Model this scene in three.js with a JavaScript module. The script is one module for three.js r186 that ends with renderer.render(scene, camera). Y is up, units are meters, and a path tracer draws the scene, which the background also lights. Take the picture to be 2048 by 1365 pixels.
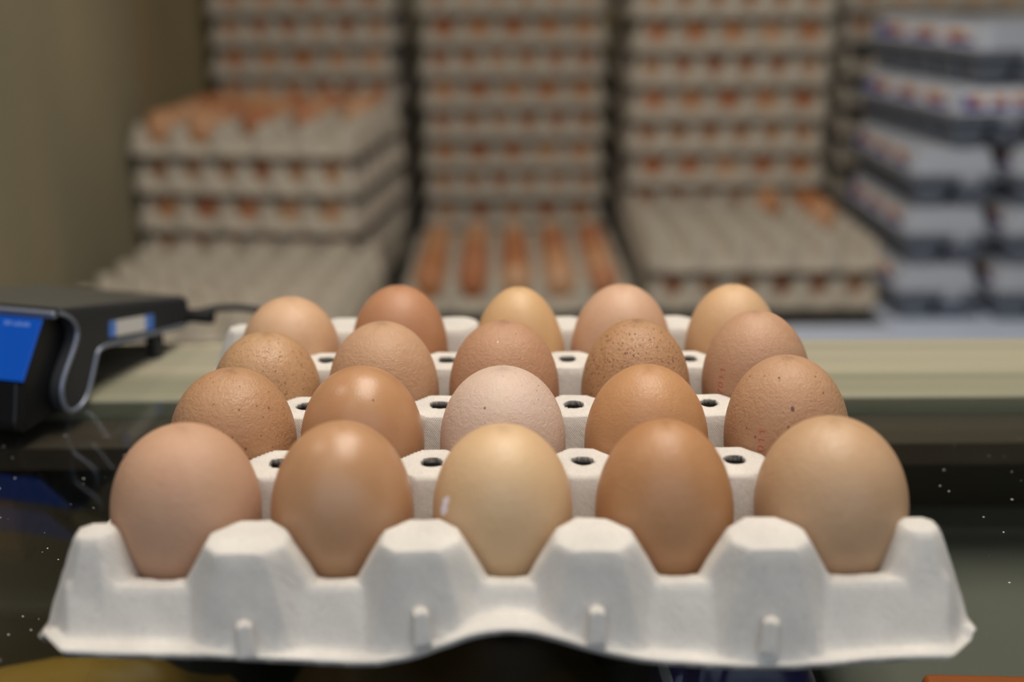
import * as THREE from 'three';
import { RectAreaLightUniformsLib } from 'three/addons/lights/RectAreaLightUniformsLib.js';
import { RoundedBoxGeometry } from 'three/addons/geometries/RoundedBoxGeometry.js';
import { mergeGeometries } from 'three/addons/utils/BufferGeometryUtils.js';

// ---------------------------------------------------------------- camera, sky, lights, exposure
// the top of the glass counter lies at y = G, the camera looks along -z
const scene = new THREE.Scene(), G = 0.010;
const camera = new THREE.PerspectiveCamera(33.82, 2048 / 1365, 0.02, 30);
camera.position.set(0, 0.1997, 0);
camera.rotation.order = 'YXZ';
camera.rotation.set(-0.328, 0, -0.006);
camera.focus = 0.375;
camera.userData.fStop = 38.4 / 9.0;
const renderer = new THREE.WebGLRenderer({ antialias: true });
renderer.toneMapping = THREE.LinearToneMapping;
renderer.toneMappingExposure = 1.0;
renderer.shadowMap.enabled = true;
RectAreaLightUniformsLib.init();
scene.background = new THREE.Color(0.32, 0.39, 0.50);          // cool overcast sky outside the shop window

function areaLight(color, intensity, w, h, pos, target) {
  const l = new THREE.RectAreaLight(color, intensity, w, h);
  l.position.set(...pos); l.lookAt(...target); scene.add(l);
  return l;
}
// daylight from the shop window behind the camera, and the two ceiling panels over the counter
areaLight(new THREE.Color(0.78, 0.91, 1.06), 0.72, 1.9, 1.0, [0.1, 0.62, 0.72], [0.1, 0.62, 0]);
const PANELS = [[0.12, -0.46, 0.46, 0.8, 8.4, 1.02], [-0.83, -0.49, 0.12, 0.12, 55, 1.35], [-0.38, 0.40, 0.10, 0.10, 30, 1.35]];

// ---------------------------------------------------------------- helpers
function rng(seed) { let s = seed >>> 0; return () => { s = (s + 0x6D2B79F5) >>> 0; let t = s; t = Math.imul(t ^ (t >>> 15), t | 1); t ^= t + Math.imul(t ^ (t >>> 7), t | 61); return ((t ^ (t >>> 14)) >>> 0) / 4294967296; }; }
function hash2(i, j, s) { let h = Math.imul(i, 374761393) ^ Math.imul(j, 668265263) ^ Math.imul(s, 974634777); h = Math.imul(h ^ (h >>> 13), 1274126177); return ((h ^ (h >>> 16)) >>> 0) / 4294967296; }
function vnoise(x, y, s = 1, per = 0) {
  const xi = Math.floor(x), yi = Math.floor(y), fx = x - xi, fy = y - yi, w = (a) => per ? ((a % per) + per) % per : a;
  const u = fx * fx * (3 - 2 * fx), v = fy * fy * (3 - 2 * fy);
  const a = hash2(w(xi), w(yi), s), b = hash2(w(xi + 1), w(yi), s), c = hash2(w(xi), w(yi + 1), s), d = hash2(w(xi + 1), w(yi + 1), s);
  return a + (b - a) * u + (c - a) * v + (a - b - c + d) * u * v;
}
const used = new Map();
function numbered(name) { const n = used.get(name) || 0; used.set(name, n + 1); return n ? name + '_' + String(n).padStart(3, '0') : name; }
function tag(o, label, category, group, kind) {
  o.userData.label = label; if (category) o.userData.category = category;
  if (group) o.userData.group = group; if (kind) o.userData.kind = kind;
  return o;
}
function mesh(name, geo, mat, parent) {
  const m = new THREE.Mesh(geo, mat); m.castShadow = m.receiveShadow = true;
  m.name = parent ? name : numbered(name); (parent || scene).add(m); return m;
}
function thing(name, label, category, pos = [0, 0, 0], turn = 0, group) {
  const g = new THREE.Group(); g.name = numbered(name); g.position.set(...pos); g.rotation.y = turn; scene.add(g);
  return tag(g, label, category, group);
}
function box(w, h, d, x = 0, y = 0, z = 0) { const g = new THREE.BoxGeometry(w, h, d); g.translate(x, y, z); return g; }
function rbox(w, h, d, r, x = 0, y = 0, z = 0, seg = 3) { const g = new RoundedBoxGeometry(w, h, d, seg, r); g.translate(x, y, z); return g; }
function dataTex(n, fn, srgb) {
  const a = new Uint8Array(n * n * 4);
  for (let j = 0; j < n; j++) for (let i = 0; i < n; i++) { const c = fn(i, j), k = (j * n + i) * 4; a[k] = c[0]; a[k + 1] = c[1]; a[k + 2] = c[2]; a[k + 3] = 255; }
  const t = new THREE.DataTexture(a, n, n); t.wrapS = t.wrapT = THREE.RepeatWrapping; t.magFilter = THREE.LinearFilter; t.minFilter = THREE.LinearFilter;
  if (srgb) t.colorSpace = THREE.SRGBColorSpace; t.needsUpdate = true; return t;
}
const cl = (v) => Math.max(0, Math.min(255, v));
function metres(t, size) { const c = t.clone(); c.repeat.set(1 / size, 1 / size); c.needsUpdate = true; return c; }
function rep(t, x, y) { const c = t.clone(); c.repeat.set(x, y); c.needsUpdate = true; return c; }

// ---------------------------------------------------------------- textures and materials
const pulpBump = dataTex(512, (i, j) => {
  const weave = 0.5 + 0.5 * Math.sin(i * Math.PI * 2 / 12.8 + (Math.floor(j / 6.4) % 2) * Math.PI) * Math.sin(j * Math.PI * 2 / 12.8);
  const n = vnoise(i / 8, j / 8, 3, 64) * 0.5 + vnoise(i / 32, j / 32, 4, 16) * 0.5;
  const v = cl(255 * (0.45 * weave + 0.55 * n)); return [v, v, v];
});
const pulpColor = dataTex(512, (i, j) => {
  const n = (vnoise(i / 4, j / 4, 7, 128) - 0.5) * 12 + (vnoise(i / 64, j / 64, 8, 8) - 0.5) * 14;
  const f = vnoise(i / 3, j / 14, 9, 512) > 0.9 ? -14 : 0;
  return [cl(208 + n + f), cl(202 + n + f), cl(195 + n * 0.9 + f)];
}, true);
const fineNoise = dataTex(256, (i, j) => { const v = cl(255 * (0.6 * vnoise(i / 2, j / 2, 11, 128) + 0.4 * vnoise(i / 8, j / 8, 12, 32))); return [v, v, v]; });
const M = {};
const std = (name, p) => (M[name] = new THREE.MeshStandardMaterial(p));
const phys = (name, p) => (M[name] = new THREE.MeshPhysicalMaterial(p));
std('pulp', { map: metres(pulpColor, 0.06), bumpMap: metres(pulpBump, 0.026), bumpScale: 0.00022, roughness: 0.93 });
std('stackPulp', { map: metres(pulpColor, 0.06), color: 0xeae2d4, roughness: 0.95 });
std('plaster', { roughness: 0.9, map: rep(dataTex(512, (i, j) => {
  const a = vnoise(i / 90, j / 60, 21) - 0.5, b = vnoise(i / 26, j / 40, 22) - 0.5, s = vnoise(i / 150 + 3, j / 70, 23) > 0.62 ? 1 : 0;
  const g = vnoise(i / 2, j / 2, 24) * 6;
  return [cl(158 + a * 32 + b * 14 + g), cl(147 + a * 27 + b * 10 + g - s * 5), cl(118 + a * 18 + b * 4 + g - s * 12)];
}, true), 1, 1) });
std('ceilingPaint', { color: 0xb0aca2, roughness: 0.95 });
std('floorTile', { color: 0x5a5751, roughness: 0.5 });
std('rimPaint', { color: 0x8a8f96, roughness: 0.5 });
phys('pane', { color: 0xffffff, transmission: 1, thickness: 0, roughness: 0.02, ior: 1.5 });
phys('counterGlass', { color: 0xf0f2f0, transmission: 1, thickness: 0, roughness: 0.05, ior: 1.45, specularIntensity: 0.7 });
const woodTex = dataTex(512, (i, j) => {
  const w = vnoise(i / 160, j / 5, 31) * 0.6 + vnoise(i / 60, j / 2, 32) * 0.4 - 0.5, p = vnoise(i / 70, j / 50, 33) - 0.5;
  return [cl(158 + w * 34 + p * 22), cl(151 + w * 32 + p * 16), cl(130 + w * 26 + p * 8)];
}, true);
std('ledgeWood', { map: rep(woodTex, 1, 1), roughness: 0.6 });
std('railPaint', { map: rep(woodTex, 1, 1), color: 0xe4e8e4, roughness: 0.5 });
std('darkBeam', { color: 0x463b30, roughness: 0.7 });
std('caseDark', { color: 0x34342e, roughness: 0.8 });
std('caseFloor', { color: 0x3a3a32, roughness: 0.7 });
std('whiteBoard', { color: 0xd2dcf0, roughness: 0.45 });
std('counterTop', { color: 0x45423c, roughness: 0.6 });
std('blackPlastic', { color: 0x08090b, roughness: 0.4 });
std('darkPlastic', { color: 0x26272a, roughness: 0.55 });
std('deckPlastic', { color: 0x4a4a48, roughness: 0.3 });
std('silverTrim', { color: 0x8b92a2, roughness: 0.35, metalness: 0.6 });
std('cableRubber', { color: 0x141416, roughness: 0.5 });

// ---------------------------------------------------------------- the room
function struct(name, geo, mat, label) { const m = mesh(name, geo, mat); m.userData.kind = 'structure'; if (label) m.userData.label = label; return m; }
const X0 = -2.3, X1 = 2.3, ZB = -2.2, ZF = 0.75, YF = -0.95, YC = 1.35, T = 0.1;
struct('floor', box(X1 - X0, T, ZF - ZB, (X0 + X1) / 2, YF - T / 2, (ZF + ZB) / 2), M.floorTile, 'grey shop floor');
struct('ceiling', box(X1 - X0, T, ZF - ZB, (X0 + X1) / 2, YC + T / 2, (ZF + ZB) / 2), M.ceilingPaint, 'off-white shop ceiling');
struct('wall_back', box(X1 - X0, YC - YF, T, 0, (YC + YF) / 2, ZB - T / 2), M.plaster, 'beige plaster wall behind the stacks');
struct('wall_right', box(T, YC - YF, ZF - ZB, X1 + T / 2, (YC + YF) / 2, (ZF + ZB) / 2), M.plaster, 'beige plaster side wall');
struct('wall_side', box(T, YC - YF, ZF - ZB, X0 - T / 2, (YC + YF) / 2, (ZF + ZB) / 2), M.plaster, 'beige plaster far side wall');
{ // the partition that the egg stacks stand against
  const g = new THREE.BoxGeometry(0.08, YC - YF, 1.32); g.translate(-0.487 - 0.04, (YC + YF) / 2, -0.88 - 0.66);
  struct('wall_left', g, M.plaster, 'stained olive-beige plaster wall beside the egg stacks');
}
{ // street-side wall with a wide shop window
  const wx0 = -0.85, wx1 = 1.05, wy0 = 0.12, wy1 = 1.12, z = ZF + T / 2, hh = YC - YF;
  struct('wall_front', mergeGeometries([
    box(wx0 - X0, hh, T, (wx0 + X0) / 2, (YC + YF) / 2, z), box(X1 - wx1, hh, T, (wx1 + X1) / 2, (YC + YF) / 2, z),
    box(wx1 - wx0, wy0 - YF, T, (wx0 + wx1) / 2, (wy0 + YF) / 2, z), box(wx1 - wx0, YC - wy1, T, (wx0 + wx1) / 2, (YC + wy1) / 2, z)]), M.plaster, 'beige wall around the shop window');
  const w = struct('window_1', mergeGeometries([box(wx1 - wx0, 0.05, 0.06, (wx0 + wx1) / 2, wy0 + 0.025, z), box(wx1 - wx0, 0.05, 0.06, (wx0 + wx1) / 2, wy1 - 0.025, z),
    box(0.05, wy1 - wy0 - 0.1, 0.06, wx0 + 0.025, (wy0 + wy1) / 2, z), box(0.05, wy1 - wy0 - 0.1, 0.06, wx1 - 0.025, (wy0 + wy1) / 2, z)]), M.rimPaint, 'grey framed shop window');
  mesh('pane', box(wx1 - wx0 - 0.1, wy1 - wy0 - 0.1, 0.006, (wx0 + wx1) / 2, (wy0 + wy1) / 2, z), M.pane, w);
}
// ceiling lamps: housing, glowing diffuser and the light just below it
PANELS.forEach(([x, z, w, d, i, y], k) => {
  const warm = new THREE.Color(1.0, 0.93, 0.82);
  const g = thing('ceiling_light', ['long warm panel lamp hung on rods over the egg counter', 'small square warm ceiling lamp over the terminal', 'small square warm ceiling lamp by the shop window'][k], 'lamp', [x, y, z]);
  if (y < YC) for (const q of [-1, 1]) { const rod = new THREE.CylinderGeometry(0.005, 0.005, YC - y, 10); rod.translate(0, (YC - y) / 2, q * d * 0.35); mesh('hanging_rod', rod, M.rimPaint, g); }
  mesh('housing', rbox(w + 0.05, 0.05, d + 0.05, 0.008, 0, -0.025, 0), M.rimPaint, g);
  mesh('diffuser', box(w, 0.008, d, 0, -0.053, 0), new THREE.MeshStandardMaterial({ color: 0xffffff, emissive: warm, emissiveIntensity: 1.5, roughness: 0.6 }), g);
  areaLight(warm, i, w, d, [x, y - 0.062, z], [x, -1, z - 1e-4]);
});

// ---------------------------------------------------------------- pulp egg trays
function trayGeometry({ nu, nv, pu, pv, H, rim, pad, diag, step, flare, sideFlare, holes, ridge, edgeRidge, cupSlope, seed, noise, sideIn = 0.004, sideScale = 0.7, sideDrop = 0, edgeIn = 0 }) {
  const cham = 0.011, U = nu * pu / 2, V = nv * pv / 2, t = 0.0018, lipX = sideFlare, lipZ = flare;
  const xs = Math.round(2 * (U + lipX) / step), zs = Math.round(2 * (V + lipZ) / step);
  const top = (x, z) => {
    const dx = Math.abs(x) - U, dz = Math.abs(z) - V, d = Math.max(dx, dz);
    // share of the flare already run through (0 at the outer cells, 1 at the lip)
    const fx = Math.max(dx, 0) / lipX, fz = Math.max(dz, 0) / lipZ, out = Math.max(fx, fz, 1 + (Math.abs(x) - U - lipX + Math.abs(z) - V - lipZ + cham) / 0.0145);
    // nearest post of the lattice
    let i = Math.round((x + U) / pu), j = Math.round((z + V) / pv); i = Math.max(0, Math.min(nu, i)); j = Math.max(0, Math.min(nv, j));
    const corner = (i === 0 || i === nu) && (j === 0 || j === nv);
    const px = Math.abs(x + U - i * pu), pz = Math.abs(z + V - j * pv);
    let sc = 1, qx = px, qz = pz;
    if (corner) { const cx = Math.sign(i - nu / 2) * (U - 0.0045), cz = Math.sign(j - nv / 2) * (V - 0.0045); qx = Math.abs(x - cx); qz = Math.abs(z - cz); sc = 0.5; }
    else if (i === 0 || i === nu) qx = Math.abs(Math.abs(x) - (U - sideIn)), sc = sideScale;
    if (!corner && edgeIn && (j === 0 || j === nv)) qz = Math.abs(Math.abs(z) - (V - edgeIn));
    const rho = Math.max(qx, qz, (qx + qz) / diag);
    const outside = out > 0;
    const sl = outside ? (corner ? 2.7 : 4.4) : 3.3;
    let post = H - Math.max(0, rho - pad * sc) * sl;
    if (!corner && (j === 0 || j === nv) && Math.abs(z) > V - 0.003) // posts of the long rims: shallow shoulders towards the scallops, steep towards the lip
      post = H - Math.max(0, (qx - pad * sc) * 1.75, (qz + 0.22 * Math.max(0, qx - 0.0045) - pad * 0.86) * sl, (qx + qz - pad * diag) * 2.4);
    post = Math.min(post, H - 0.0006 * Math.min(1, rho / pad));
    if (!corner && (i === 0 || i === nu)) post -= sideDrop;
    // cup of the cell
    const ci = Math.min(nu - 1, Math.max(0, Math.floor((x + U) / pu))), cj = Math.min(nv - 1, Math.max(0, Math.floor((z + V) / pv)));
    const r = Math.hypot((x + U - (ci + 0.5) * pu), (z + V - (cj + 0.5) * pv) * pu / pv);
    const edge = Math.min(1, Math.max(0, 1 - Math.max(0, -d) / 0.012));
    const level = ridge + (edgeRidge - ridge) * edge - 0.0016 * edge * Math.cos(((x + U) / pu - Math.floor((x + U) / pu) - 0.5) * Math.PI) * (Math.abs(z) > V - 0.01 ? 1 : 0);
    let h;
    if (!outside) h = Math.max(Math.min(0.0030 + Math.max(0, r - 0.0085) * cupSlope, level), post);
    else h = Math.max(level - Math.max(0, out - 0.27) * 0.036, post);
    const fl = rim(x, z, dx, dz);
    if (outside) { h = Math.max(h, fl); const e = out - 0.86; if (e > 0) h = Math.min(h, fl - e * e * 0.03); }
    if (noise) h += (vnoise(x * 260, z * 260, seed) - 0.5) * noise + (vnoise(x * 60, z * 60, seed + 1) - 0.5) * noise * 2.2;
    return h;
  };
  const pos = [], uv = [], n1 = (xs + 1) * (zs + 1), H0 = new Float64Array(n1), PX = new Float64Array(n1), PZ = new Float64Array(n1), cut = new Uint8Array(n1);
  const LU = U + lipX, LV = V + lipZ;
  for (let b = 0; b <= zs; b++) for (let a = 0; a <= xs; a++) {
    let x = -LU + 2 * LU * a / xs, z = -LV + 2 * LV * b / zs; const k = b * (xs + 1) + a;
    const ov = (Math.abs(x) - LU) + (Math.abs(z) - LV) + cham;
    if (ov > 0) { x -= Math.sign(x) * ov / 2; z -= Math.sign(z) * ov / 2; }
    if (holes) {
      const i = Math.round((x + U) / pu), j = Math.round((z + V) / pv);
      if (i > 0 && i < nu && j > 0 && j < nv) {
        const cx = -U + i * pu, cz = -V + j * pv, dd = Math.hypot(x - cx, z - cz), th = Math.atan2(z - cz, x - cx);
        const rr = holes * (1 + 0.22 * (vnoise(Math.cos(th) * 1.6 + i * 7, Math.sin(th) * 1.6 + j * 5, 41) - 0.5));
        if (dd < rr - 0.55 * step) cut[k] = 1;
        else if (dd < rr + 0.55 * step && dd > 0) { x = cx + (x - cx) / dd * rr; z = cz + (z - cz) / dd * rr; }
      }
    }
    PX[k] = x; PZ[k] = z; H0[k] = top(x, z);
  }
  for (let k = 0; k < n1; k++) { pos.push(PX[k], H0[k], PZ[k]); uv.push(PX[k] + H0[k] * 0.7, PZ[k] - H0[k] * 0.7); }
  const e = step * 0.6;
  for (let k = 0; k < n1; k++) {
    const x = PX[k], z = PZ[k]; let nx = -(top(x + e, z) - top(x - e, z)) / (2 * e), nz = -(top(x, z + e) - top(x, z - e)) / (2 * e); const l = Math.hypot(nx, 1, nz);
    const g = Math.min(1, 1.2 / l + 0.25);
    pos.push(x - nx / l * t * g, Math.max(0.0002, H0[k] - t / l * (l > 1.6 ? 1.3 : 1)), z - nz / l * t * g); uv.push(x + H0[k] * 0.7 + 0.03, z - H0[k] * 0.7);
  }
  const idx = [], quad = (a, b, c, d) => idx.push(a, b, c, a, c, d);
  const keep = (a, b) => { if (a < 0 || b < 0 || a >= xs || b >= zs) return false; const k = b * (xs + 1) + a; return !(cut[k] || cut[k + 1] || cut[k + xs + 1] || cut[k + xs + 2]); };
  for (let b = 0; b < zs; b++) for (let a = 0; a < xs; a++) {
    if (!keep(a, b)) continue;
    const k = b * (xs + 1) + a, k1 = k + 1, k2 = k + xs + 2, k3 = k + xs + 1;
    quad(k, k3, k2, k1); quad(k + n1, k1 + n1, k2 + n1, k3 + n1);
    if (!keep(a - 1, b)) quad(k, k + n1, k3 + n1, k3); if (!keep(a + 1, b)) quad(k1, k2, k2 + n1, k1 + n1);
    if (!keep(a, b - 1)) quad(k, k1, k1 + n1, k + n1); if (!keep(a, b + 1)) quad(k3, k3 + n1, k2 + n1, k2);
  }
  const g = new THREE.BufferGeometry();
  g.setAttribute('position', new THREE.Float32BufferAttribute(pos, 3)); g.setAttribute('uv', new THREE.Float32BufferAttribute(uv, 2)); g.setIndex(idx); g.computeVertexNormals();
  return g;
}
const P = 0.047, TRAY = { x: -0.0018, z: -(0.2708 + 2 * P), turn: 0.0023, H: 0.042 };
{
  const bump = (u, c, w) => Math.exp(-(((u - c) / w) ** 2));
  const geo = trayGeometry({ nu: 5, nv: 4, pu: P, pv: P, H: TRAY.H, pad: 0.0102, diag: 1.42, step: 0.00105, flare: 0.0172, sideFlare: 0.0108, holes: 0.0034, ridge: 0.024, edgeRidge: 0.0305, cupSlope: 1.75, seed: 5, noise: 0.00028, sideIn: 0.0085, sideScale: 0.5, sideDrop: 0.009,
    rim: (x, z, dx, dz) => 0.0145 + (dz > dx && z > 0 ? 0.0105 * bump(x, -0.002, 0.0235) + 0.006 * bump(x, -0.125, 0.05) + 0.0012 * Math.sin(x * 70) - 0.0012 : 0.0015) });
  const g = thing('egg_tray', 'light grey pulp egg tray with arched rim on the glass, holding twenty eggs', 'egg tray', [TRAY.x, G + 0.0002, TRAY.z], TRAY.turn);
  mesh('tray_body', geo, M.pulp, g);
  for (let i = 0; i < 4; i++) { // small moulded lugs on the rim below the posts
    const s = new THREE.Shape(); s.moveTo(-0.0019, -0.0035); s.lineTo(0.0019, -0.0035); s.lineTo(0.0013, 0.0040); s.quadraticCurveTo(0, 0.0052, -0.0013, 0.0040); s.closePath();
    const lg = new THREE.ExtrudeGeometry(s, { depth: 0.0055, bevelEnabled: true, bevelSize: 0.0007, bevelThickness: 0.0007, bevelSegments: 2, curveSegments: 4 });
    lg.rotateX(-0.2); lg.rotateY([0.3, 0.2, 0, -0.3][i]); lg.translate((i - 1.5) * P, [0.0185, 0.0220, 0.0220, 0.0185][i], 2 * P + 0.0115);
    mesh('stacking_lug', lg, M.pulp, g);
  }
}

// ---------------------------------------------------------------- eggs
function eggGeometry(a, b, k, su, sv) {
  const pts = []; let mx = 0;
  for (let i = 0; i <= sv; i++) { const th = -Math.PI / 2 + Math.PI * i / sv; const r = Math.cos(th) * (1 + k * Math.sin(th)); mx = Math.max(mx, r); pts.push([Math.max(r, 0), Math.sin(th) * b]); }
  const g = new THREE.LatheGeometry(pts.map(([r, y]) => new THREE.Vector2(r / mx * a, y)), su); g.rotateY(Math.PI); return g;
}
const poreBump = rep(dataTex(512, (i, j) => {
  const n = 0.55 * vnoise(i / 6, j / 6, 51) + 0.45 * vnoise(i / 18, j / 18, 52), p = hash2(i >> 1, j >> 1, 53) > 0.992 ? 0.35 : 0;
  const v = cl(255 * (n - p + 0.1)); return [v, v, v];
}), 3, 2);
function eggMaterial(seed, rgb, { rough = 0.5, specks = 0, specSize = 1, spots = [], stamp, blotch, bump = 0.00012, mottle = 6 } = {}) {
  const W = 1024, H = 512, R = rng(seed * 977 + 3), cv = document.createElement('canvas'); cv.width = W; cv.height = H;
  const c = cv.getContext('2d');
  c.fillStyle = `rgb(${rgb.join(',')})`; c.fillRect(0, 0, W, H);
  for (let k = 0; k < 260; k++) { // faint cloudy pigment
    const x = R() * W, y = R() * H, r = 12 + R() * 40, s = (R() - 0.5) * mottle * 2;
    c.fillStyle = `rgba(${rgb.map((v, q) => Math.round(cl(v + s * (1 + q * 0.3)))).join(',')},0.25)`;
    for (const o of [-W, 0, W]) { c.beginPath(); c.ellipse(x + o, y, r, r, 0, 0, 2 * Math.PI); c.fill(); }
  }
  for (let k = 0; k < specks; k++) {
    const x = R() * W, v = Math.acos(1 - 2 * R()) / Math.PI, y = v * H; if (vnoise(x / 60, y / 60, seed) < 0.15 + 0.3 * R()) continue;
    const r = (0.5 + R() * R() * 1.6) * specSize, d = 0.35 + 0.25 * R();
    c.fillStyle = `rgba(${Math.round(rgb[0] * 0.50)},${Math.round(rgb[1] * 0.40)},${Math.round(rgb[2] * 0.36)},${d + 0.25})`;
    c.beginPath(); c.ellipse(x, y, r / Math.max(0.3, Math.sin(v * Math.PI)), r, 0, 0, 2 * Math.PI); c.fill();
  }
  for (const [u, v, r, col] of spots) { c.fillStyle = col; c.beginPath(); c.ellipse(u * W, (1 - v) * H, r * 1.2, r, 0.4, 0, 2 * Math.PI); c.fill(); }
  if (blotch) { const [u, v] = blotch; c.fillStyle = 'rgba(238,230,240,0.95)'; for (const [dx, dy, r] of [[0, 0, 9], [6, -10, 7], [-4, 11, 9], [7, 6, 6], [-6, -6, 5]]) { c.beginPath(); c.ellipse(u * W + dx, (1 - v) * H + dy, r * 1.2, r, 0, 0, 2 * Math.PI); c.fill(); } }  // cluster of white ellipses painted on one side of the shell
  if (stamp) {
    const [u, v, size] = stamp; c.save(); c.translate(u * W, (1 - v) * H); c.rotate(-Math.PI / 2); c.font = `${size}px monospace`; c.textBaseline = 'middle';
    c.fillStyle = 'rgba(176,58,44,0.85)'; c.fillText('27011', 0, 0); c.restore();
  }
  const t = new THREE.CanvasTexture(cv); t.colorSpace = THREE.SRGBColorSpace; t.magFilter = THREE.LinearFilter; t.wrapS = THREE.RepeatWrapping;
  return new THREE.MeshPhysicalMaterial({ map: t, roughness: rough, bumpMap: poreBump, bumpScale: bump, specularIntensity: 1.0 });
}
// row, column, x, depth, radius, height of centre, colour, half height, taper (+ blunt end up), lean, look, label
const rimRow = 'in the arched-rim row of the tray', led = 'in the ledge-side row of the tray';
const r2 = 'in the second row from the arched rim', r3 = 'in the third row from the arched rim';
const EGGS = [
  [-0.0952, 0.2945, 0.0213, 0.0446, [188, 146, 117], 0.0296, 0.10, [0.02, 0.03], { rough: 0.62 }, `matte pinkish-tan egg in the terminal-side corner ${rimRow}`],
  [-0.0497, 0.2944, 0.0207, 0.0448, [181, 136, 99], 0.0300, 0.06, [0.02, 0.02], { rough: 0.35, bump: 0.00004 }, `glossy caramel-brown egg second from the terminal side ${rimRow}`],
  [-0.0030, 0.2943, 0.0204, 0.0439, [208, 172, 132], 0.0296, 0.10, [0, 0], { rough: 0.42, blotch: [0.345, 0.62], specks: 0 }, `pale cream egg with a white scuff mark ${rimRow}`],
  [0.0441, 0.2942, 0.0201, 0.0448, [177, 127, 86], 0.0300, 0.04, [0, -0.02], { rough: 0.42 }, `plain orange-brown egg second from the carton side ${rimRow}`],
  [0.0925, 0.2941, 0.0218, 0.0453, [187, 150, 115], 0.0300, 0.08, [0, -0.03], { rough: 0.45 }, `large sandy-tan egg in the carton-side corner ${rimRow}`],
  [-0.0926, 0.3415, 0.0207, 0.0445, [179, 135, 99], 0.0296, 0.10, [0.02, 0.05], { rough: 0.46, specks: 260, specSize: 1.5, bump: 0.0002, spots: [[0.43, 0.66, 4, 'rgba(110,60,60,.85)']] }, `golden-brown egg with a few dark freckles ${r2}`],
  [-0.0496, 0.3414, 0.0203, 0.0448, [181, 134, 97], 0.0296, 0.10, [0, 0], { rough: 0.33, bump: 0.00004, spots: [[0.57, 0.79, 3, 'rgba(120,70,50,.8)']] }, `glossy brown egg with one brown dot ${r2}`],
  [-0.0032, 0.3413, 0.0208, 0.0445, [205, 177, 158], 0.0296, 0.12, [0, 0], { rough: 0.6, specks: 180, specSize: 1.4, bump: 0.00018 }, `pale pink egg with faint freckles ${r2}`],
  [0.0442, 0.3412, 0.0204, 0.0448, [185, 136, 94], 0.0296, 0.08, [0, 0], { rough: 0.44 }, `smooth golden-brown egg without marks ${r2}`],
  [0.0905, 0.3411, 0.0203, 0.0475, [181, 139, 106], 0.0300, 0.06, [0, -0.05], { rough: 0.55, specks: 300, specSize: 1.6, bump: 0.0002, stamp: [0.40, 0.485, 26], spots: [[0.48, 0.715, 5, 'rgba(95,55,55,.9)']] }, `freckled tan egg with red stamp ${r2}`],
  [-0.0914, 0.3885, 0.0202, 0.0415, [184, 143, 105], 0.0296, 0.12, [0, 0.06], { rough: 0.42, specks: 4200, specSize: 1.15, bump: 0.0002 }, `finely speckled golden egg ${r3}`],
  [-0.0476, 0.3884, 0.0204, 0.0451, [187, 146, 113], 0.0296, 0.08, [0, 0], { rough: 0.6, bump: 0.00022 }, `matte beige-tan egg with a pimpled shell ${r3}`],
  [-0.0030, 0.3883, 0.0204, 0.0455, [180, 135, 104], 0.0296, 0.08, [0, 0], { rough: 0.58, specks: 40, bump: 0.00022, spots: [[0.47, 0.83, 2.5, 'rgba(235,215,205,.9)']] }, `reddish-tan egg with a tiny pale chip ${r3}`],
  [0.0456, 0.3882, 0.0201, 0.0456, [177, 134, 97], 0.0296, 0.06, [0, 0], { rough: 0.48, specks: 4200, specSize: 1.45, bump: 0.00024 }, `brown egg covered in dark brown speckles ${r3}`],
  [0.0902, 0.3881, 0.0198, 0.0483, [184, 142, 112], 0.0300, 0.05, [0, -0.05], { rough: 0.55, bump: 0.00016, stamp: [0.357, 0.50, 26] }, `rosy tan egg with red stamp ${r3}`],
  [-0.0912, 0.4355, 0.0204, 0.0408, [200, 160, 125], 0.0296, 0.12, [0, 0.05], { rough: 0.5, mottle: 10 }, `light apricot egg in the terminal-side corner ${led}`],
  [-0.0459, 0.4354, 0.0196, 0.0455, [178, 126, 91], 0.0296, 0.08, [0, 0], { rough: 0.5 }, `reddish-brown egg second from the terminal side ${led}`],
  [0.0027, 0.4353, 0.0193, 0.0437, [205, 165, 120], 0.0306, -0.06, [0, 0], { rough: 0.45 }, `pointed yellow-tan egg in the middle ${led}`],
  [0.0447, 0.4352, 0.0206, 0.0451, [198, 157, 127], 0.0300, 0.02, [0, 0], { rough: 0.5 }, `pinkish-beige egg second from the carton side ${led}`],
  [0.0902, 0.4351, 0.0192, 0.0449, [203, 164, 124], 0.0300, 0.02, [0, -0.03], { rough: 0.5 }, `light honey-coloured egg in the carton-side corner ${led}`],
];
EGGS.forEach(([x, d, a, y, rgb, b, k, lean, look, label], i) => {
  const m = mesh('egg', eggGeometry(a, b, k, 72, 48), eggMaterial(i + 1, rgb, look));
  m.position.set(x, y, -d); m.rotation.set(lean[0], 0, -lean[1]);
  tag(m, label, 'egg', 'eggs in the tray on the glass');
});

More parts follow.
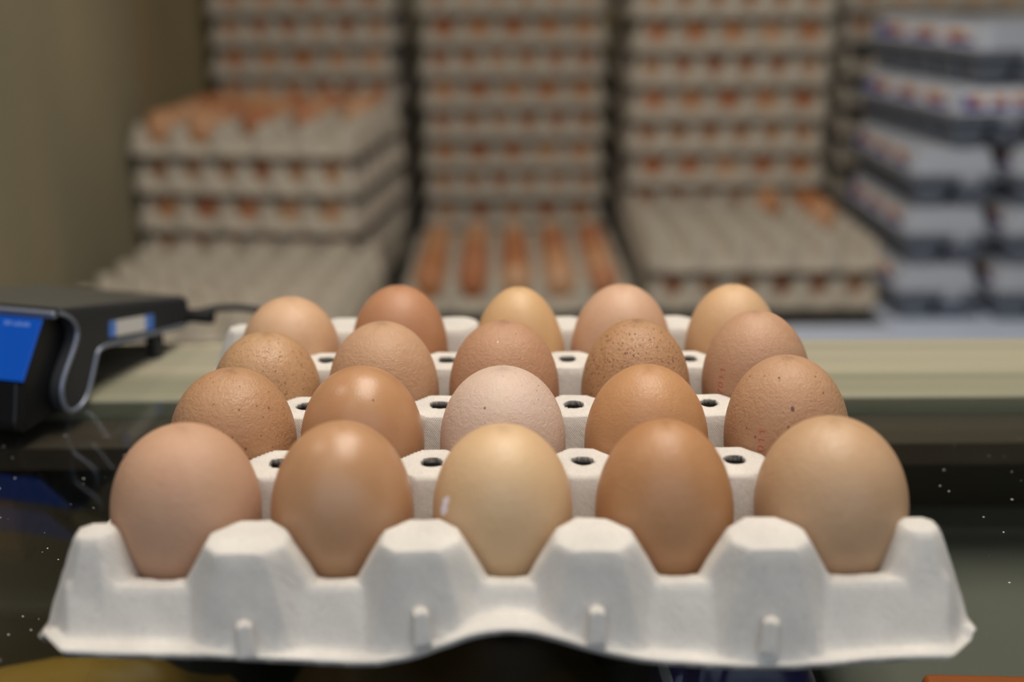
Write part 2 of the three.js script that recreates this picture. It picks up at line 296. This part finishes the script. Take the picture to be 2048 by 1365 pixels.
// ---------------------------------------------------------------- glass-topped display case
{
  const g = thing('display_case', 'glass-topped display case with a pale wooden rear ledge under the egg tray', 'display case', [0, G, 0]);
  mesh('glass_top', box(2.2, 0.008, 0.714, 0, -0.004, -0.1175), M.counterGlass, g);
  mesh('rear_rail', rbox(2.2, 0.03, 0.0325, 0.002, 0, -0.0142, -0.4915), M.railPaint, g);
  mesh('rear_ledge', rbox(2.2, 0.03, 0.0475, 0.002, 0, -0.0146, -0.5325), M.ledgeWood, g);
  mesh('support_beam', box(2.16, 0.010, 0.031, 0, -0.0135, -0.458), M.darkBeam, g);
  mesh('case_floor', box(2.2, 0.02, 0.80, 0, -0.20, -0.165), M.caseFloor, g);
  mesh('rear_panel', box(2.2, 0.16, 0.012, 0, -0.110, -0.550), M.caseDark, g);
  mesh('front_panel', box(2.2, 0.95, 0.012, 0, -0.485, 0.2335), M.caseDark, g);
  for (const s of [-1, 1]) mesh('side_panel', box(0.012, 0.94, 0.78, s * 1.094, -0.480, -0.16), M.caseDark, g);
  mesh('plinth', box(2.17, 0.74, 0.76, 0, -0.585, -0.16), M.caseDark, g);
}

{ // crumbs and dust grains lying on the glass
  const Rd = rng(88), n = 150, im = new THREE.InstancedMesh(new THREE.SphereGeometry(1, 6, 4), std('dust', { color: 0xd8d6d0, roughness: 0.9 }), n), m = new THREE.Matrix4();
  for (let k = 0; k < n; k++) { const sd = k % 3 ? -1 : 1, r = 0.0001 + Rd() * Rd() * 0.00032; m.makeScale(r * (1 + Rd()), r * 0.5, r).setPosition(sd * (0.125 + Rd() * 0.09), G + r * 0.4, -(0.24 + Rd() * 0.20)); im.setMatrixAt(k, m); }
  im.name = 'dust_grains'; scene.add(im); tag(im, 'fine pale dust grains scattered on the glass counter', 'dust', null, 'stuff');
}

// ---------------------------------------------------------------- what lies under the glass
{
  const slab = thing('added_slab', 'added grey-green tub with a flat lid inside the display case', 'slab', [0.30, -0.18, -0.345]);  // added slab, makes the smooth grey-green area under the glass
  std('slabGrey', { color: 0x75756c, roughness: 0.5 });
  mesh('slab_body', rbox(0.33, 0.10, 0.30, 0.03, 0, 0.05, 0), M.slabGrey, slab);
  mesh('slab_lid', rbox(0.36, 0.022, 0.32, 0.009, 0, 0.111, 0), M.slabGrey, slab);
  std('brownWood', { map: rep(woodTex, 0.5, 0.5), color: 0xa86e34, roughness: 0.7 });
  std('brownWoodDark', { color: 0x4a3018, roughness: 0.7 });
  const shelf = thing('case_shelf', 'dark narrow shelf inside the display case near the terminal', 'shelf', [-0.32, -0.18, -0.495]);
  mesh('board', rbox(0.36, 0.008, 0.09, 0.003, 0, 0.096, 0), M.caseDark, shelf);
  for (const x of [-0.16, 0.16]) mesh('leg', box(0.012, 0.092, 0.08, x, 0.046, 0), M.caseDark, shelf);
  const block = thing('wooden_block', 'brown wooden block on the shelf in the display case', 'block', [-0.292, -0.08, -0.51], 0.06);
  mesh('block_body', rbox(0.10, 0.034, 0.05, 0.004, 0, 0.017, 0), M.brownWood, block);
  mesh('end_band', rbox(0.102, 0.008, 0.052, 0.002, 0, 0.004, 0), M.brownWoodDark, block);
  std('stickWood', { map: rep(woodTex, 0.3, 0.3), color: 0xe6cfa6, roughness: 0.7 });
  const stick = mesh('wooden_stick', rbox(0.028, 0.007, 0.007, 0.002), M.stickWood); stick.position.set(-0.218, -0.0765, -0.522); stick.rotation.y = -0.55; tag(stick, 'short pale wooden stick beside the brown block in the case', 'stick');
  // crumpled pouches
  const pouch = (name, label, pos, size, turn, mat, seed) => {
    const g = new THREE.SphereGeometry(0.5, 40, 24), p = g.attributes.position;
    for (let i = 0; i < p.count; i++) {
      const x = p.getX(i), y = p.getY(i), z = p.getZ(i), e = (v) => Math.sign(v) * Math.pow(Math.abs(v) * 2, 0.6) / 2;
      const n = (vnoise(x * 7 + 9, z * 7 + y * 5 + 9, seed) - 0.5) * 0.14;
      p.setXYZ(i, e(x) * size[0], (e(y) * (1 + n * 2) + 0.5) * size[1], e(z) * size[2] * (1 + n));
    }
    g.computeVertexNormals(); const m = mesh(name, g, mat); m.position.set(...pos); m.rotation.y = turn; return tag(m, label, 'pouch');
  };
  std('oliveFoil', { color: 0x8a6a1e, roughness: 0.5 }); std('brownFoil', { color: 0x5a4014, roughness: 0.5 }); std('greyFoil', { color: 0x4c4a46, roughness: 0.3 });
  pouch('food_pouch', 'mustard-brown food pouch under the tray corner by the terminal', [-0.19, -0.18, -0.375], [0.17, 0.10, 0.10], 0.2, M.oliveFoil, 61);
  pouch('food_pouch', 'dark brown food pouch under the arched rim of the tray', [-0.03, -0.18, -0.41], [0.15, 0.09, 0.11], -0.1, M.brownFoil, 62);
  pouch('food_pouch', 'crumpled grey plastic pouch beside the mustard pouch', [-0.345, -0.18, -0.385], [0.10, 0.10, 0.10], 0.5, M.greyFoil, 63);
  // printed packet: navy, white and yellow
  const cv = document.createElement('canvas'); cv.width = cv.height = 256; const c = cv.getContext('2d');
  c.fillStyle = '#1a1c62'; c.fillRect(0, 0, 256, 256); c.fillStyle = '#c9cdd2';
  for (let k = 0; k < 6; k++) { c.beginPath(); c.ellipse(20 + k * 46, 150 + (k % 2) * 22, 20, 34, 0.6, 0, 2 * Math.PI); c.fill(); }
  c.fillRect(0, 66, 256, 12); c.fillStyle = '#d6cf2a'; for (const x of [30, 120, 205]) { c.beginPath(); c.ellipse(x, 205, 30, 12, 0.2, 0, 2 * Math.PI); c.fill(); }
  c.fillStyle = '#15164a'; c.beginPath(); c.ellipse(128, 118, 50, 16, 0, 0, 2 * Math.PI); c.fill();
  const t = new THREE.CanvasTexture(cv); t.colorSpace = THREE.SRGBColorSpace; t.wrapS = t.wrapT = THREE.RepeatWrapping; t.repeat.set(3, 1);
  phys('printFoil', { map: t, roughness: 0.3, clearcoat: 0.6, clearcoatRoughness: 0.15 });
  pouch('food_pouch', 'navy, white and yellow printed packet under the tray rim', [0.082, -0.18, -0.352], [0.065, 0.150, 0.055], 0.1, M.printFoil, 64);
  std('orangeCard', { color: 0xb5602a, roughness: 0.5 });
  const oc = thing('snack_box', 'orange-brown card box on the grey-green tub', 'box', [0.172, -0.058, -0.325], -0.05);
  mesh('box_body', rbox(0.055, 0.016, 0.03, 0.003, 0, 0.008, 0), M.orangeCard, oc); mesh('box_flap', rbox(0.053, 0.002, 0.014, 0.0008, 0, 0.0172, 0.004), M.orangeCard, oc);
}

// ---------------------------------------------------------------- card terminal with printer, on the glass and the ledge
{
  const yaw = 15.5 * Math.PI / 180, g = thing('payment_terminal', 'black payment terminal with lit blue screen and grey trim', 'terminal', [-0.1952, G, -0.4646], -yaw); g.scale.setScalar(0.95);
  // local frame: -z runs to the rear, x to the right; the right side panel lies at x = 0
  const W = 0.095;
  const prof = new THREE.Shape(); const S = (s, h) => [s, h];
  prof.moveTo(-0.0035, 0.0488); prof.bezierCurveTo(0.002, 0.0475, 0.0088, 0.0425, 0.0084, 0.0361); prof.bezierCurveTo(0.008, 0.031, -0.004, 0.0215, -0.0066, 0.0165);
  prof.bezierCurveTo(-0.0098, 0.0115, -0.0088, 0.0006, -0.0005, 0.0006); prof.bezierCurveTo(0.0065, 0.0006, 0.0095, 0.0040, 0.0126, 0.0084); prof.lineTo(0.0197, 0.0199);
  prof.bezierCurveTo(0.0212, 0.0226, 0.0235, 0.0238, 0.0304, 0.0226); prof.lineTo(0.0969, 0.0114); prof.lineTo(0.104, 0.0118); prof.lineTo(0.103, 0.0246); prof.closePath();
  const ext = (shape, depth, x, bev = 0.0006) => { const e = new THREE.ExtrudeGeometry(shape, { depth, bevelEnabled: true, bevelSize: bev, bevelThickness: bev, bevelSegments: 2, curveSegments: 14 }); e.rotateY(Math.PI / 2); e.translate(x, 0, 0); return e; };
  mesh('side_panel', ext(prof, 0.005, -0.005), M.darkPlastic, g);
  mesh('side_panel', ext(prof, 0.005, -W), M.darkPlastic, g);
  // black body between the panels, its face leaning back
  const body = new THREE.Shape(); body.moveTo(-0.022, 0.0012); body.quadraticCurveTo(-0.0275, 0.001, -0.0272, 0.006); body.lineTo(-0.0235, 0.0215); body.lineTo(-0.0045, 0.0465); body.quadraticCurveTo(-0.003, 0.0485, 0.0, 0.0478); body.lineTo(0.10, 0.0243); body.lineTo(0.10, 0.0125); body.lineTo(0.028, 0.021); body.lineTo(0.010, 0.0012); body.closePath();
  mesh('body', ext(body, W - 0.012, -W + 0.005, 0.0012), M.blackPlastic, g);
  // rounded black front bumper running down to the glass
  const front = new THREE.Shape(); front.moveTo(-0.025, 0.0006); front.quadraticCurveTo(-0.031, 0.0006, -0.0305, 0.006); front.lineTo(-0.0262, 0.0215); front.lineTo(-0.006, 0.022); front.lineTo(-0.004, 0.0006); front.closePath();
  mesh('front_bumper', ext(front, W - 0.0142, -W + 0.0064, 0.0014), M.blackPlastic, g);
  mesh('top_deck', (() => { const s = new THREE.Shape(); s.moveTo(0.001, 0.0485); s.lineTo(0.103, 0.0252); s.lineTo(0.103, 0.0262); s.lineTo(0.001, 0.0497); s.closePath(); return ext(s, W - 0.004, -W + 0.002, 0.0003); })(), M.deckPlastic, g);
  // screen
  const sw = W - 0.012, a0 = new THREE.Vector2(-0.0242, 0.0228), a1 = new THREE.Vector2(-0.0056, 0.0462), len = a0.distanceTo(a1), ang = Math.atan2(a1.x - a0.x, a1.y - a0.y);
  const cv = document.createElement('canvas'); cv.width = 512; cv.height = 192; const c = cv.getContext('2d');
  c.fillStyle = '#0a5ccc'; c.fillRect(0, 0, 512, 192); c.fillStyle = '#7f9fe8'; // two short words of the status line, too blurred in the photograph to read
  for (const [x, h] of [[396, 14], [404, 12], [412, 14], [426, 10], [434, 10], [442, 14], [450, 10], [458, 11], [466, 14], [474, 10]]) { c.fillRect(x, 28 - h, 5, h); c.fillRect(x, 26 - h / 2, 7, 3); }
  const t = new THREE.CanvasTexture(cv); t.colorSpace = THREE.SRGBColorSpace;
  const scr = mesh('screen', rbox(sw, len, 0.0012, 0.0005), new THREE.MeshStandardMaterial({ color: 0x0a1020, roughness: 0.25, emissive: 0xffffff, emissiveMap: t, emissiveIntensity: 0.55 }), g);
  { const p = scr.geometry.attributes.position, uv = scr.geometry.attributes.uv; for (let i = 0; i < p.count; i++) uv.setXY(i, p.getX(i) / sw + 0.5, p.getY(i) / len + 0.5); }
  scr.position.set(-W / 2 + 0.002, (a0.y + a1.y) / 2 + 0.001, -((a0.x + a1.x) / 2) + 0.0022); scr.rotation.x = -ang;
  // grey trim following the side panel, and the bright bar along the top of the screen
  const pts = prof.getPoints(14).filter(([x]) => true).map((p) => new THREE.Vector3(0.0006, p.y, -p.x));
  const start = pts.slice(0, pts.length - 3), curve = new THREE.CatmullRomCurve3(start, false, 'centripetal');
  mesh('edge_trim', new THREE.TubeGeometry(curve, 160, 0.0011, 8), M.silverTrim, g);
  mesh('top_trim', rbox(W, 0.0034, 0.003, 0.001, -W / 2 + 0.0005, 0.0484, 0.0045), M.silverTrim, g);
  // rear feet
  for (const x of [-0.004, -W + 0.004]) { const f = rbox(0.007, 0.018, 0.008, 0.0015, x, 0.0095, -0.0755); mesh('foot', f, M.darkPlastic, g); }
  // sticker on the side panel
  const st = mesh('sticker', new THREE.BoxGeometry(0.0004, 0.0078, 0.037), new THREE.MeshStandardMaterial({ color: 0xd0cdcb, roughness: 0.5 }), g); st.position.set(0.0008, 0.0262, -0.0505); st.rotation.x = -0.20;
  const bl = new THREE.MeshStandardMaterial({ color: 0x4f7fd0, roughness: 0.5 });
  mesh('sticker_end', box(0.0005, 0.0078, 0.005, 0.0001, 0, 0.0162), bl, st); mesh('sticker_end', box(0.0005, 0.0078, 0.007, 0.0001, 0, -0.0152), bl, st);
  // small maker's mark on the bumper, cut off by the picture's edge
  const cab = thing('power_cable', 'black cable running from the payment terminal behind the eggs', 'cable', [0, G, 0]); cab.scale.setScalar(0.95);
  const rear = new THREE.Vector3(0, 0.015, -0.1025).applyAxisAngle(new THREE.Vector3(0, 1, 0), -yaw).add(new THREE.Vector3(-0.2075, 0, -0.489));
  const cc = new THREE.CatmullRomCurve3([rear, new THREE.Vector3(-0.160, 0.0175, -0.596), new THREE.Vector3(-0.135, 0.014, -0.597), new THREE.Vector3(-0.112, 0.0045, -0.588), new THREE.Vector3(-0.08, 0.0032, -0.575), new THREE.Vector3(-0.02, 0.0032, -0.570), new THREE.Vector3(0.03, 0.0032, -0.580), new THREE.Vector3(0.05, -0.01, -0.592), new THREE.Vector3(0.055, -0.06, -0.594)]);
  mesh('cord', new THREE.TubeGeometry(cc, 90, 0.0021, 10), M.cableRubber, cab);
  const plug = new THREE.CylinderGeometry(0.0036, 0.0042, 0.016, 16); plug.rotateZ(Math.PI / 2); plug.rotateY(-0.2); plug.translate(rear.x + 0.008, rear.y, rear.z - 0.001); mesh('strain_relief', plug, M.cableRubber, cab);
}

// ---------------------------------------------------------------- low back counter
const YT = -0.226;
{
  const g = thing('back_counter', 'low dark back counter with a pale blue front edge carrying the egg stacks', 'counter', [0, YF, 0]);
  mesh('counter_top', rbox(1.75, 0.03, 1.13, 0.003, 0.39, YT - YF - 0.015, -1.615), M.counterTop, g);
  mesh('front_strip', rbox(1.08, 0.014, 0.088, 0.003, 0.725, -0.2125 - YF, -1.199), M.whiteBoard, g);
  for (const x of [-0.42, 1.2]) for (const z of [-1.12, -2.12]) mesh('leg', rbox(0.05, YT - YF - 0.03, 0.05, 0.004, x, (YT - YF - 0.03) / 2, z), M.counterTop, g);
}

// ---------------------------------------------------------------- trays of the stacks: 6 x 5 cells, turned by a quarter from layer to layer
const PU = 0.0455, PV = 0.0546, LAYER = 0.0478, TH = 0.050;
const bigTray = trayGeometry({ nu: 6, nv: 5, pu: PU, pv: PV, H: TH, pad: 0.0088, diag: 1.42, step: 0.0033, flare: 0.0120, sideFlare: 0.0120, holes: 0, ridge: 0.029, edgeRidge: 0.024, cupSlope: 2.2, seed: 6, noise: 0, sideIn: 0.006, sideScale: 0.9, edgeIn: 0.006, rim: () => 0.0135 });
const ROW = ['first', 'second', 'third', 'fourth', 'fifth', 'sixth'];
const ORD = ['bottom', 'second', 'third', 'fourth', 'fifth', 'sixth', 'seventh', 'eighth', 'ninth', 'tenth', 'eleventh'];
function tray(x, y, z, turn, label, group, mat) { const m = mesh('egg_tray', bigTray, mat); m.position.set(x, y, z); m.rotation.y = turn; return tag(m, label, 'egg tray', group); }
const EGGMATS = [[188, 126, 82], [194, 138, 94], [178, 112, 72], [200, 148, 108], [190, 128, 90], [206, 158, 120], [182, 120, 82]].map((c) => new THREE.MeshStandardMaterial({ color: new THREE.Color().setRGB(c[0] / 255, c[1] / 255, c[2] / 255, THREE.SRGBColorSpace), roughness: 0.5 }));
const stackEgg = eggGeometry(0.0208, 0.0265, 0.09, 28, 18), RE = rng(4242);
// eggs of one tray; keep(i, j) chooses the cells (i along the six, j along the five)
function fill(t, keep, label, group, lift = 0) {
  for (let i = 0; i < 6; i++) for (let j = 0; j < 5; j++) {
    const pick = Math.floor(RE() * EGGMATS.length), s = 0.95 + RE() * 0.08, lean = (RE() - 0.5) * 0.1;
    if (!keep(i, j)) continue;
    const p = new THREE.Vector3((i - 2.5) * PU, 0.0325 + lift, (j - 2) * PV).applyAxisAngle(new THREE.Vector3(0, 1, 0), t.rotation.y).add(t.position);
    const m = mesh('egg', stackEgg, EGGMATS[pick]); m.position.copy(p); m.scale.set(s, s, s); m.rotation.set(lean, 0, -lean);
    tag(m, typeof label === 'function' ? label(i, j) : label, 'egg', group);
  }
}
// which cells face the front (+z) or the right (+x) for a tray with or without the quarter turn
const frontOf = (q) => (q ? (i, j) => i === 0 : (i, j) => j === 4);
const rightOf = (q) => (q ? (i, j) => j === 4 : (i, j) => i === 5);
function stack({ x, z, y = YT, n, firstEgg, turn = 0, q0 = 0, name, top, right, wob = 0.004 }) {
  const R = rng(Math.round((x + 3) * 1000) + n);
  for (let k = 0; k < n; k++) {
    const q = (k + q0) % 2, tr = turn + (q ? Math.PI / 2 : 0) + (R() - 0.5) * 0.02;
    const t = tray(x + (R() - 0.5) * wob, y + k * LAYER, z + (R() - 0.5) * wob, tr, `grey pulp egg tray, ${ORD[k]}${k ? ' from the bottom' : ' one'} in the ${name}`, `trays of the ${name}`, M.stackPulp);
    if (k < firstEgg) continue;
    const f = frontOf(q), r = rightOf(q), last = k === n - 1 && top;
    fill(t, (i, j) => (last && !(i === 0 && j >= 2) && !(i === 1 && j >= 3) && !(i === 2 && j >= 4)) || (!last && f(i, j)) || (!last && right && r(i, j)), last ? (i) => `brown egg in ${ROW[i]} row from the spare trays, atop the ${name}` : `brown egg in ${ORD[k]} tray${k ? ' up' : ''} of the ${name}`, `eggs of the ${name}`, last ? 0.006 : 0);
  }
}
stack({ x: -0.325, z: -1.955, n: 9, firstEgg: 4, q0: 0, name: 'tall stack against the wall' });
stack({ x: 0.004, z: -1.935, n: 9, firstEgg: 0, q0: 1, name: 'middle tall stack' });
stack({ x: 0.318, z: -1.792, n: 9, firstEgg: 1, q0: 1, name: 'tall stack beside the cartons' });
stack({ x: 0.665, z: -1.955, n: 9, firstEgg: 6, q0: 0, name: 'tall stack behind the cartons' });
stack({ x: -0.322, z: -1.545, y: YT + 0.0389, n: 4, firstEgg: 0, turn: -0.12, q0: 0, name: 'short wall-side stack', top: true, right: true });
// spare trays nested under the short stack and lying in front of it
for (let k = 0; k < 3; k++) tray(-0.322, YT + 0.0005 + k * 0.0128, -1.545, -0.12, `empty grey tray nested ${['lowest', 'second', 'third'][k]} under the short wall-side stack`, 'spare trays under the short stack', M.stackPulp);
for (let k = 0; k < 5; k++) tray(-0.312, YT + 0.0005 + k * 0.0128, -1.205, -0.07, `empty grey tray, ${ORD[k]} of the spare pile before the wall-side stack`, 'spare pile of empty trays', M.stackPulp);
{
  const t = tray(0.005, YT, -1.475, Math.PI / 2 + 0.01, 'grey pulp tray of brown eggs standing before the middle tall stack', null, M.stackPulp);
  fill(t, () => true, (i) => `brown egg in ${ROW[i]} row from the counter edge of the full egg tray`, 'eggs of the full tray', 0.006);
}
{
  const a = tray(0.315, YT, -1.482, 0.0, 'grey pulp egg tray under the nearly empty tray by the cartons', null, M.stackPulp);
  fill(a, (i, j) => j === 4, 'brown egg peeping out under the nearly empty tray', 'eggs under the nearly empty tray');
  const b = tray(0.315, YT + LAYER, -1.482, Math.PI / 2, 'nearly empty grey pulp tray with a few eggs at its rear corner', null, M.stackPulp);
  fill(b, (i, j) => (i === 5 && j >= 3) || (i === 4 && j === 4) || (i === 3 && j === 4), 'brown egg at the rear corner of the nearly empty tray', 'eggs of the nearly empty tray', 0.006);
}

// ---------------------------------------------------------------- cartons for ten eggs, stacked by the trays
{
  const CW = 0.106, CL = 0.252, HB = 0.036, HL = 0.032;
  std('cartonPulp', { color: 0x777c86, roughness: 0.9 }); std('cartonLid', { color: 0xadb1bb, roughness: 0.75 });
  const taper = (w0, l0, w1, l1, h, r) => { // rounded frustum: w0 x l0 at the bottom, w1 x l1 at the top
    const g = new RoundedBoxGeometry(1, 1, 1, 4, r), p = g.attributes.position;
    for (let i = 0; i < p.count; i++) { const y = p.getY(i) + 0.5, w = w0 + (w1 - w0) * y, l = l0 + (l1 - l0) * y; p.setXYZ(i, p.getX(i) * w, y * h, p.getZ(i) * l); }
    g.computeVertexNormals(); return g;
  };
  const baseGeo = (() => { // ten cups under a rim
    const parts = [];
    for (let i = 0; i < 2; i++) for (let j = 0; j < 5; j++) { const c = taper(0.030, 0.030, 0.049, 0.049, HB - 0.004, 0.16); c.translate((i - 0.5) * 0.049, 0, (j - 2) * 0.0485); parts.push(c); }
    const r = new RoundedBoxGeometry(CW, 0.005, CL, 2, 0.002); r.translate(0, HB - 0.0025, 0); parts.push(r); return mergeGeometries(parts);
  })();
  const lidGeo = taper(CW - 0.002, CL - 0.002, CW - 0.022, CL - 0.022, HL, 0.1);
  const label = (yolk) => {
    const cv = document.createElement('canvas'); cv.width = 256; cv.height = 96; const c = cv.getContext('2d');
    c.fillStyle = '#d6d6dc'; c.fillRect(0, 0, 256, 96); c.fillStyle = '#2a1f86'; c.fillRect(0, 58, 256, 26);
    c.fillStyle = '#2a1f86'; c.fillRect(0, 24, 34, 60); c.fillStyle = yolk; for (const x of [54, 138, 214]) { c.beginPath(); c.ellipse(x, 40, 28, 18, 0, 0, 2 * Math.PI); c.fill(); }
    c.fillStyle = '#e2e0e6'; c.fillRect(76, 62, 28, 16); c.fillRect(166, 62, 36, 16);
    const t = new THREE.CanvasTexture(cv); t.colorSpace = THREE.SRGBColorSpace; return t;
  };
  std('cartonPrint', { map: label('#c4853a'), roughness: 0.6 });
  const carton = (x, y, z, turn, text, endPrint) => {
    const g = thing('egg_carton', text, 'egg carton', [x, y, z], turn, 'stacked egg cartons');
    mesh('carton_base', baseGeo, M.cartonPulp, g);
    const lid = mesh('carton_lid', lidGeo, M.cartonLid, g); lid.position.y = HB;
    const lean = Math.atan2(0.010, HL);
    if (endPrint) { const p = mesh('printed_label', new THREE.BoxGeometry(CW - 0.022, HL - 0.006, 0.0006), M.cartonPrint, lid); p.position.set(0, HL / 2, CL / 2 - 0.0052); p.rotation.x = -lean; }
    const q = mesh('printed_label', new THREE.BoxGeometry(CL - 0.05, HL - 0.008, 0.0006), M.cartonPrint, lid); q.position.set(-CW / 2 + 0.0053, HL / 2, 0); q.rotation.y = -Math.PI / 2; q.rotation.order = 'YXZ'; q.rotation.x = -lean;
    const latch = mesh('latch', rbox(0.022, 0.016, 0.004, 0.0015, 0.016, -0.001, CL / 2 - 0.002), M.cartonLid, lid);
    return g;
  };
  const H1 = HB + HL + 0.0006, nth = ['bottom', 'second', 'third', 'fourth', 'top'];
  const YB = YT + 0.0145;
  tag(mesh('foam_board', rbox(0.42, 0.014, 0.32, 0.002, 0.66, YT + 0.0072, -1.405), M.whiteBoard), 'pale foam board under the two piles of egg cartons', 'board');
  for (let k = 0; k < 5; k++) {
    const turn = [0, 0.01, 0.0, 0.16, 0.22][k], dx = [0, 0.002, 0.004, 0.022, 0.034][k];
    carton(0.503 + dx, YB + k * H1, -1.392, turn, `grey and white egg carton, ${nth[k]} in the pile beside the nearly empty tray`, k === 3);
    carton(0.618 + dx * 1.2, YB + k * H1, -1.385, turn, `grey and white egg carton, ${nth[k]} in the outer pile of cartons`, k === 3);
  }
}

renderer.render(scene, camera);
